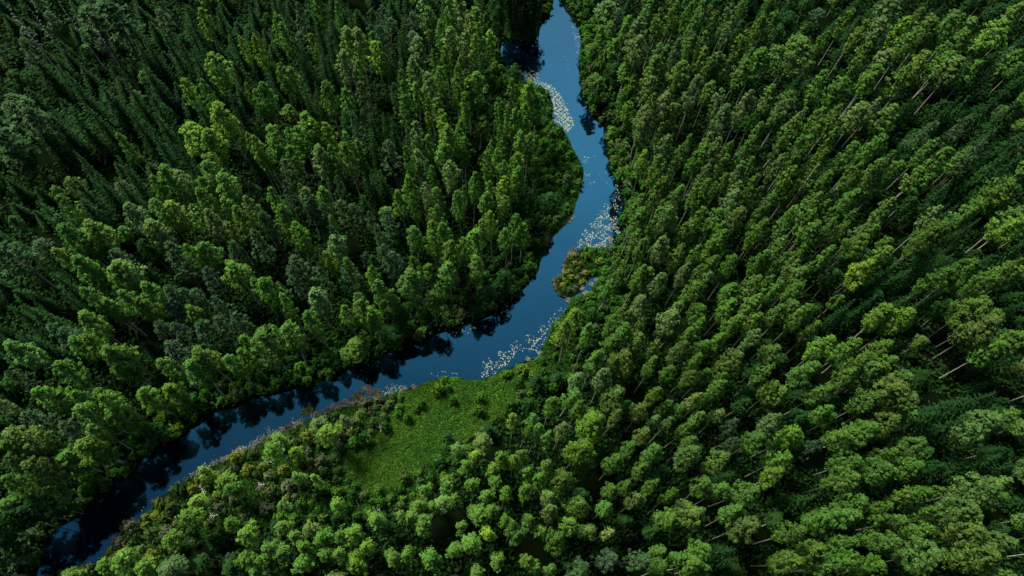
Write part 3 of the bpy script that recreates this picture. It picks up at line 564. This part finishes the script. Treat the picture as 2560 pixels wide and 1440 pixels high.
# ------------------------------------------------------------------ labels
def hue_word(c, kind):
    r_, g_, b_ = c; v = g_
    if kind == 'bush' and r_ > g_ * .9: return 'russet'
    if kind == 'spruce_tree': return 'deep green' if v < .031 else 'dark green' if v < .036 else 'mid green'
    if kind == 'pine_tree': return 'blue-grey' if b_ > r_ * .98 else 'grey-green' if v > .078 else 'dull green'
    if b_ > .42 * g_: return 'greyish' if v < .135 else 'pale olive'
    if v > .165: return 'bright lime'
    if v > .13: return 'yellow-green'
    if v > .105: return 'fresh green'
    if v > .08: return 'mid green'
    return 'dark green'
def size_word(t, med):
    q = t['w'] / med
    return 'very broad' if q > 1.45 else 'broad' if q > 1.15 else 'slender' if q < .75 else 'narrow' if q < .9 else 'medium-wide'
def place_word(px, py, x, y):
    d = river_sd([(x, y)])[0]
    if in_poly(px, py, ISLET) : return 'on the reedy islet'
    if in_poly(px, py, MEADOW): return 'on the meadow'
    if d < 6: return 'at the water\'s edge' 
    if side_west(px, py):
        return 'inside the river bend' if px > 800 else 'above the river' if py > 450 else 'in the dark upper woods'
    if any(in_poly(px, py + 25, q) for q in LOW[3:4]): return 'beside the meadow'
    if py > 1150: return 'in the lower woods'
    return 'east of the river'
USED = {}
NAMES = {'birch_tree': ('birch', 'birches standing in the forest'), 'broadleaf_tree': ('broadleaf tree', 'round-crowned broadleaf trees in the forest'), 'spruce_tree': ('spruce', 'spruces standing in the forest'), 'pine_tree': ('pine', 'pines standing in the forest'), 'bush': ('bush', 'bushes along the river banks')}
def label_for(t, med):
    z = t['z'] + t['h'] * (.75 if t['kind'] != 'bush' else .5)
    px, py = to_px((t['x'], t['y'], z)); gx_, gy_ = to_px((t['x'], t['y'], 0))
    px = min(max(px, 0), 2559); py = min(max(py, 0), 1439)
    noun = NAMES[t['kind']][0]
    ax, ay = px / 25.6, py / 14.4
    s_ = f"{size_word(t, med)} {hue_word(t['c'], t['kind'])} {noun} {place_word(gx_, gy_, t['x'], t['y'])}, {ax:.0f}% across, {ay:.0f}% down"
    if s_ in USED:
        s_ = f"{size_word(t, med)} {hue_word(t['c'], t['kind'])} {noun} {place_word(gx_, gy_, t['x'], t['y'])}, {ax:.1f}% across, {ay:.1f}% down"
    USED[s_] = 1
    return s_

# ------------------------------------------------------------------ individuals
PM = {}
def proto_meshes(kind, k):
    if (kind, k) not in PM:
        V, Fq, sh, tv, tf, lo, lm, bm = PROTO[kind, k]
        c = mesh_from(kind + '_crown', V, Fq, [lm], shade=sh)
        tr = mesh_from(kind + '_trunk', tv, tf, [bm], smooth=True)
        PM[kind, k] = (c, tr)
    return PM[kind, k]
REFW = {'birch_tree': 3.9, 'broadleaf_tree': 5.6, 'spruce_tree': 3.9, 'pine_tree': 4.6, 'bush': 3.2}   # true widths of the prototypes
REFH = {'birch_tree': 18.2, 'broadleaf_tree': 18.0, 'spruce_tree': 18.0, 'pine_tree': 18.0, 'bush': 2.6}
first = {}
def place(t, med):
    kind, k = t['kind'], t['k']
    c, tr = proto_meshes(kind, k)
    if kind not in first:
        root = bpy.data.objects.new(kind, None); root.empty_display_size = .5
        oc = bpy.data.objects.new('crown', c); ot = bpy.data.objects.new('trunk' if kind != 'bush' else 'stem', tr)
        first[kind] = (root, oc, ot)
    else:
        root, oc, ot = (o.copy() for o in first[kind])
        oc.data, ot.data = c, tr
    for o in (root, oc, ot): COL.objects.link(o)
    oc.parent = root; ot.parent = root
    sw = t['w'] / REFW[kind]; shh = t['h'] / REFH[kind]
    root.location = (t['x'], t['y'], t['z']); root.scale = (sw, sw, shh)
    root.rotation_euler = (t['lean'][0], t['lean'][1], t['rot'])
    oc.color = (*t['c'], 1)
    root['label'] = label_for(t, med); root['category'] = NAMES[kind][0]; root['group'] = NAMES[kind][1]
    return root
def woods(name, items, lm, bm, label):
    """the rest of one kind beyond the three hundred largest, as one object"""
    Vs = []; Fs = []; Ss = []; Ts = []; Ms = []; o = 0
    for t in items:
        V, Fq, sh, tv, tf, lo, _, _ = PROTO[t['kind'], t['k']]
        lv, lf, lsh = lo
        sw = t['w'] / REFW[t['kind']]; shh = t['h'] / REFH[t['kind']]
        ca, sa = math.cos(t['rot']), math.sin(t['rot'])
        for vv, ff, ss, mi in ((lv, lf, lsh, 0), (tv[:54], tf[:48], np.ones(54), 1)):
            X = vv * np.array([sw, sw, shh])
            X = np.stack([X[:, 0] * ca - X[:, 1] * sa + X[:, 2] * t['lean'][1] + t['x'], X[:, 0] * sa + X[:, 1] * ca - X[:, 2] * t['lean'][0] + t['y'], X[:, 2] + t['z']], 1)
            Vs.append(X); Fs.append(ff + o); o += len(X); Ss.append(ss); Ts.append(np.tile(t['c'], (len(X), 1))); Ms.append(np.full(len(ff), mi))
    me = mesh_from(name, np.vstack(Vs), np.vstack(Fs), [lm, bm], shade=np.concatenate(Ss), tint=np.vstack(Ts), midx=np.concatenate(Ms))
    ob = bpy.data.objects.new(name, me); COL.objects.link(ob); ob['kind'] = 'stuff'; ob['label'] = label; ob['category'] = 'woods'
    return ob
for t in trees + bushes:
    t['lean'] = RNG.normal(0, .022, 2) if t['kind'] != 'bush' else (0, 0); t['rot'] = RNG.random() * 6.28
MATS = {'birch_tree': (LEAFT, B_BIRCH, 'birch_woods', 'smaller half-hidden birches filling the forest between the tall ones'), 'broadleaf_tree': (LEAFT, B_GREY, 'broadleaf_woods', 'smaller half-hidden round broadleaf trees filling the forest'), 'spruce_tree': (NEEDLET, B_GREY, 'spruce_woods', 'smaller shaded dark spruces filling the forest'), 'pine_tree': (NEEDLET, B_PINE, 'pine_woods', 'smaller shaded grey-green pines filling the forest'), 'bush': (LEAFT, B_GREY, 'shrubbery', 'low dense green shrubbery covering the river banks')}
report = {}
for kind in list(MATS):
    pool = [t for t in (bushes if kind == 'bush' else trees) if t['kind'] == kind]
    vis = sorted([t for t in pool if visible(t)], key=shown, reverse=True)
    ind = vis[:300]; ids = {id(t) for t in ind}; rest = [t for t in pool if id(t) not in ids]
    med = float(np.median([t['w'] for t in ind]))
    for t in ind: place(t, med)
    if rest: woods(MATS[kind][2], rest, MATS[kind][0], MATS[kind][1], MATS[kind][3])
    report[kind] = (len(pool), len(vis), len([t for t in pool if t['hand']]))
print('TREES', report)

# ------------------------------------------------------------------ undergrowth and grass
def scatter(n_, box, test):
    P = RNG.random((n_, 2)) * np.array([box[1] - box[0], box[3] - box[2]]) + np.array([box[0], box[2]])
    return P[test(P)]
def pix(P, z=0.0):
    pc_ = (np.column_stack([P, np.full(len(P), z)]) - CAM) @ RW
    return 1280 + F * pc_[:, 0] / -pc_[:, 2], 720 - F * pc_[:, 1] / -pc_[:, 2]
P = RNG.random((420000, 2)) * np.array([300, 260]) + np.array([-150, -60])
px_, py_ = pix(P); ok = (px_ > -200) & (px_ < 2760) & (py_ > -200) & (py_ < 1650); P = P[ok]
d = river_sd(P); P = P[d > .25]; d = d[d > .25]
patch = np.sin(P[:, 0] * .35 + 2 * np.sin(P[:, 1] * .21)) + np.sin(P[:, 1] * .41 + P[:, 0] * .13)
ux_, uy_ = pix(P); keep = (patch > -1.3) & ~in_poly_np(ux_, uy_, MEADOW); P = P[keep]; d = d[keep]
z = ground_z(P) + RNG.random(len(P)) * .9 * np.clip(d, .3, 1)
nn = norm(RNG.normal(size=(len(P), 3)) * .6 + [0, 0, 1])
V, Fq = quads(np.column_stack([P, z]), nn, RNG.uniform(.4, .95, len(P)), RNG.uniform(.3, .6, len(P)))
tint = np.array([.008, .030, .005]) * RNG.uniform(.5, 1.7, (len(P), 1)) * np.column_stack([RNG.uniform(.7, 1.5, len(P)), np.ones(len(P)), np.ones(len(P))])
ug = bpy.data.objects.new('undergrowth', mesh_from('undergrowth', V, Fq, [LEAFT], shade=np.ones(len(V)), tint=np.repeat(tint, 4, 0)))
COL.objects.link(ug); ug['kind'] = 'stuff'; ug['label'] = 'dark green undergrowth covering the forest floor'; ug['category'] = 'undergrowth'
# grass: the meadow and the low green banks
P = RNG.random((900000, 2)) * np.array([110, 110]) + np.array([-50, -20])
px_, py_ = pix(P)
polys = [MEADOW] + LOW
mk = np.zeros(len(P), bool); mead = np.zeros(len(P), bool)
for i, q in enumerate(polys):
    s_ = in_poly_np(px_, py_, q); mk |= s_
    if i == 0: mead = s_
d = river_sd(P); ok = mk & (d > .05); ok &= mead | (RNG.random(len(P)) < .62); ok &= ~(in_poly_np(px_, py_, LOW[6]) | in_poly_np(px_, py_, LOW[2]))
P = P[ok]; d = d[ok]; mead = mead[ok]; px_ = px_[ok]; py_ = py_[ok]
big = np.sin(P[:, 0] * .31 + 1.3 * np.sin(P[:, 1] * .27 + 1)) * .5 + .5
sm = np.sin(P[:, 0] * 1.9 + 2 * np.sin(P[:, 1] * 1.3)) * np.sin(P[:, 1] * 2.2 + np.sin(P[:, 0] * 1.7)) * .5 + .5
hgt = .12 + .8 * np.clip(sm - .45, 0, 1) + .3 * np.clip(big - .5, 0, 1) + np.where(mead, 0, .25)
z = ground_z(P) + hgt * RNG.random(len(P))
A = norm(RNG.normal(size=(len(P), 3)) * [.5, .5, .15] + [0, 0, .55])
N = norm(RNG.normal(size=(len(P), 3)) * .6 + [0, 0, 1.1])
V, Fq = quads(np.column_stack([P, z]), N, RNG.uniform(.2, .42, len(P)), RNG.uniform(.10, .2, len(P)), along=A)
c1 = np.array([.038, .125, .012]); c2 = np.array([.080, .190, .016]); c3 = np.array([.026, .100, .012])
mixv = np.clip(big * 1.0 + .35 * sm - .35 + RNG.normal(0, .18, len(P)), 0, 1)[:, None]
tint = .45 * np.where(mead[:, None], c1 * (1 - mixv) + c2 * mixv, c3 * (1 - mixv) + c1 * mixv) * RNG.uniform(.7, 1.3, (len(P), 1))
gr = bpy.data.objects.new('meadow_grass', mesh_from('meadow_grass', V, Fq, [LEAFT], shade=np.ones(len(V)), tint=np.repeat(tint, 4, 0)))
COL.objects.link(gr); gr['kind'] = 'stuff'; gr['label'] = 'bright green sedge and grass on the clearing and the low banks'; gr['category'] = 'grass'

# ------------------------------------------------------------------ lily pads
def pad_mesh(seed):
    rng = np.random.default_rng(seed); n_ = 9; V = [(0, 0, 0)]
    cut = .35
    for i in range(n_ + 1):
        a_ = cut + (2 * PI - 2 * cut) * i / n_; r_ = 1 + rng.normal(0, .04)
        V.append((r_ * math.cos(a_), r_ * math.sin(a_) * .92, .035 * rng.random()))
    return np.array(V), np.array([(0, i, i + 1) for i in range(1, n_ + 1)])
def padmat(name, src):
    m, n, l, b = mat(name)
    if src == 'object': c = n.new('ShaderNodeObjectInfo'); cs = c.outputs['Color']
    else: c = n.new('ShaderNodeAttribute'); c.attribute_name = 'tint'; cs = c.outputs['Color']
    l.new(cs, b.inputs['Base Color']); b.inputs['Roughness'].default_value = .35; b.inputs['Specular IOR Level'].default_value = .5
    return m
PADM, PADT = padmat('lily_pad_leaf', 'object'), padmat('lily_pads_leaf', 'attr')
pads = []
for poly, dens, look in PADS:
    W = np.array([at(*p)[:2] for p in poly]); lo, hi = W.min(0), W.max(0)
    A = (hi - lo).prod(); nP = int(A * dens * 6.0)
    Q = RNG.random((nP, 2)) * (hi - lo) + lo
    qx, qy = pix(Q); s_ = in_poly_np(qx, qy, poly); Q = Q[s_]
    Q = Q[river_sd(Q) < -.05]
    if dens < 30 and dens > .2:
        f = np.sin(Q[:, 0] * 1.7 + 2 * np.sin(Q[:, 1] * 1.1)) + np.sin(Q[:, 1] * 2.3 + Q[:, 0])
        f2 = np.sin(Q[:, 0] * 5.1 + 2 * np.sin(Q[:, 1] * 4.3)) + np.sin(Q[:, 1] * 6.3 + 3 * np.sin(Q[:, 0] * 3.9)); Q = Q[((f > -.7) | (dens > 4)) & (f2 > (-.25 if dens > 4 else -.5))]
    base = {'w': (.20, .245, .19), 'y': (.18, .22, .09), 'g': (.17, .23, .15)}[look]
    for q in Q: pads.append((q[0], q[1], RNG.uniform(.05, .12), RNG.random() * 6.28, np.array(base) * RNG.uniform(.45, 1.25) * np.array([RNG.uniform(.85, 1.1), 1, RNG.uniform(.75, 1.2)])))
pads.sort(key=lambda p: -p[2] * (1.3 if to_px((p[0], p[1], 0))[0] > 0 else 0))
print('PADS', len(pads))
pm = [mesh_from('lily_pad', *pad_mesh(i), [PADM]) for i in range(4)]
pv = [pad_mesh(i) for i in range(4)]
p0 = None
for i, (x, y, r_, ro, c) in enumerate(pads[:300]):
    if p0 is None: o = p0 = bpy.data.objects.new('lily_pad', pm[0])
    else: o = p0.copy(); o.data = pm[i % 4]
    COL.objects.link(o); o.location = (x, y, .012 + .01 * (i % 5)); o.scale = (r_, r_, 1); o.rotation_euler = (0, 0, ro); o.color = (*c, 1)
    o['label'] = 'large pale round lily pad floating on the blue river'; o['category'] = 'lily pad'; o['group'] = 'large lily pads floating on the river'
Vs = []; Fs = []; Ts = []; o_ = 0
for i, (x, y, r_, ro, c) in enumerate(pads[300:]):
    v, f = pv[i % 4]; ca, sa = math.cos(ro) * r_, math.sin(ro) * r_
    Vs.append(np.stack([v[:, 0] * ca - v[:, 1] * sa + x, v[:, 0] * sa + v[:, 1] * ca + y, v[:, 2] + .008 + .009 * (i % 7)], 1)); Fs.append(f + o_); o_ += len(v); Ts.append(np.tile(c, (len(v), 1)))
lp = bpy.data.objects.new('lily_raft', mesh_from('lily_raft', np.vstack(Vs), np.vstack(Fs), [PADT], tint=np.vstack(Ts)))
COL.objects.link(lp); lp['kind'] = 'stuff'; lp['label'] = 'crowded small lily pads drifting in pale rafts along the banks'; lp['category'] = 'lily pads'

# ------------------------------------------------------------------ reeds on the lower bank and the islet
RM = leaf_mat('dry_reed', 'object', .2)
def reed_mesh(seed):
    rng = np.random.default_rng(seed); n_ = 90
    a_ = rng.random(n_) * 6.28; r_ = .75 * rng.random(n_) ** .6
    C = np.stack([r_ * np.cos(a_), r_ * np.sin(a_), .25 + .45 * rng.random(n_)], 1)
    A = norm(np.stack([np.cos(a_) * .5, np.sin(a_) * .5, np.ones(n_)], 1) + rng.normal(0, .25, (n_, 3)))
    V, Fq = quads(C, norm(rng.normal(size=(n_, 3))), rng.uniform(.5, 1.0, n_), rng.uniform(.07, .13, n_), along=A, rng=rng)
    return V, Fq, np.repeat(.6 + .8 * rng.random(n_), 4)
rmesh = []
for i in range(4):
    V, Fq, sh = reed_mesh(i); rmesh.append(mesh_from('reed_clump', V, Fq, [RM], shade=sh))
REEDS = [(575,1146,'p'),(590,1136,'p'),(603,1128,'p'),(618,1122,'v'),(632,1114,'v'),(640,1108,'v'),(560,1150,'p'),(520,1172,'v'),(505,1178,'p'),(490,1190,'v'),(690,1084,'p'),(705,1076,'p'),(722,1070,'r'),(740,1064,'p'),(752,1056,'v'),(764,1030,'o'),(775,1026,'o'),(757,1034,'o'),(790,1040,'p'),(808,1034,'p'),(822,1024,'p'),(835,1018,'v'),(850,1014,'p'),(865,1008,'v'),(878,1000,'r'),(890,990,'o'),(900,985,'r'),(910,972,'p'),(918,970,'v'),(925,980,'r'),(935,978,'o'),(945,980,'r'),(880,1012,'p'),(900,1000,'r'),(917,1015,'r'),(922,1030,'r'),(1387,704,'r'),(1392,722,'o'),(1400,735,'o'),(1388,714,'p'),(1410,738,'r'),(1399,696,'p'),(1411,680,'p'),(1410,668,'r'),(1415,654,'o'),(1428,722,'p'),(1440,718,'v'),(1452,722,'p'),(1426,630,'v'),(1435,622,'v'),(1424,636,'v'),(1425,548,'p'),(1422,554,'p'),(1430,543,'v'),(1490,622,'p'),(1510,615,'p'),(1525,598,'p'),(1500,612,'v'),(1536,570,'v'),(1478,712,'v'),(1488,700,'v'),(1463,733,'p'),(1420,752,'p'),(1352,896,'v'),(1320,899,'p'),(1350,884,'v'),(1440,640,'p'),(310,1318,'o'),(296,1345,'p'),(1010,975,'v'),(1035,968,'p'),(540,1158,'v'),(660,1100,'p')]
RC = {'p': (.32, .29, .20), 'v': (.28, .28, .25), 'r': (.21, .13, .06), 'o': (.13, .15, .04)}
RN = {'p': 'pale beige', 'v': 'greyish', 'r': 'russet orange', 'o': 'olive brown'}
r0 = None
for i, (a_, b_, c) in enumerate(REEDS):
    p = at(a_, b_); o = bpy.data.objects.new('reed_clump', rmesh[0]) if r0 is None else r0.copy()
    r0 = r0 or o; o.data = rmesh[i % 4]; COL.objects.link(o)
    s_ = RNG.uniform(.7, 1.1) * (.7 if a_ > 1300 else .9); o.location = (p[0], p[1], max(-.1, float(ground_z([p[:2]])[0]))); o.scale = (s_, s_, s_ * .9); o.rotation_euler = (0, 0, RNG.random() * 6); o.color = (*(np.array(RC[c]) * RNG.uniform(.85, 1.15)), 1)
    o['label'] = f"{RN[c]} reed clump at the waterline, {a_ / 25.6:.1f}% across and {b_ / 14.4:.1f}% down"; o['category'] = 'reed clump'; o['group'] = 'reed clumps along the waterline'

# ------------------------------------------------------------------ dead trees and fallen wood
def dead_mesh(seed, h, limbs=12):
    rng = np.random.default_rng(seed)
    V, Fq = trunk(seed, h, .15, .03, bend=.2)
    parts = []
    for k in range(limbs):
        t = .5 + .48 * k / limbs; a_ = rng.random() * 6.28; L = rng.uniform(.5, 1.6) * (1.25 - t)
        b0 = np.array([0, 0, h * t]); e_ = b0 + np.array([L * math.cos(a_), L * math.sin(a_), .3 * L])
        parts.append(tube([b0, (b0 + e_) / 2 + [0, 0, .1], e_], [.04, .03, .01], 4))
    return (V, Fq), join(parts)
for i, (x, y, h) in enumerate(snags):
    (V, Fq), (bv, bf) = dead_mesh(40 + i, h)
    root = bpy.data.objects.new('dead_tree', None); COL.objects.link(root); root.location = (x, y, float(ground_z([(x, y)])[0]))
    for nm, a_, b_ in (('trunk', *join([(V, Fq), (bv, bf)])),):
        o = bpy.data.objects.new(nm, mesh_from(nm, a_, b_, [B_DEAD], smooth=True)); COL.objects.link(o); o.parent = root
    px, py = to_px((x, y, h))
    root['label'] = f"bare grey dead tree among dark spruces, tip {px / 25.6:.0f}% across and {max(0, py) / 14.4:.0f}% down"; root['category'] = 'dead tree'; root['group'] = 'bare dead trees in the dark woods'
LOGS = [(940,1262,982,1280),(944,1275,958,1262),(880,1238,898,1266),(645,1211,668,1212),(520,1291,555,1285),(498,1212,514,1243),(598,1318,622,1284),(948,1064,952,1078),(660,1148,685,1160),(1213,1068,1219,1092)]
for i, (x0, y0, x1, y1) in enumerate(LOGS):
    A = at(x0, y0, 1.3); B = at(x1, y1, .9); L = np.linalg.norm(B - A); D = (B - A) / L
    V, Fq = tube([A, A + D * L * .5 + [.15, 0, .1], B], [.025, .05, .07])
    parts = [(V, Fq)]
    for k in range(7):
        s0 = A + D * L * (.1 + .6 * k / 7); sd_ = np.array([D[1], -D[0], .25]) * (1 if k % 2 else -1)
        e_ = s0 - D * .5 + sd_ * RNG.uniform(.4, 1.1); parts.append(tube([s0, (s0 + e_) / 2, e_], [.035, .03, .012], 4))
    V, Fq = join(parts)
    o = bpy.data.objects.new('fallen_branch', mesh_from('fallen_branch', V, Fq, [B_DEAD], smooth=True)); COL.objects.link(o)
    o['label'] = f"pale bare fallen branch lying on green bushes, {x0 / 25.6:.0f}% across and {y0 / 14.4:.0f}% down"; o['category'] = 'fallen branch'; o['group'] = 'bare fallen branches beside the meadow'
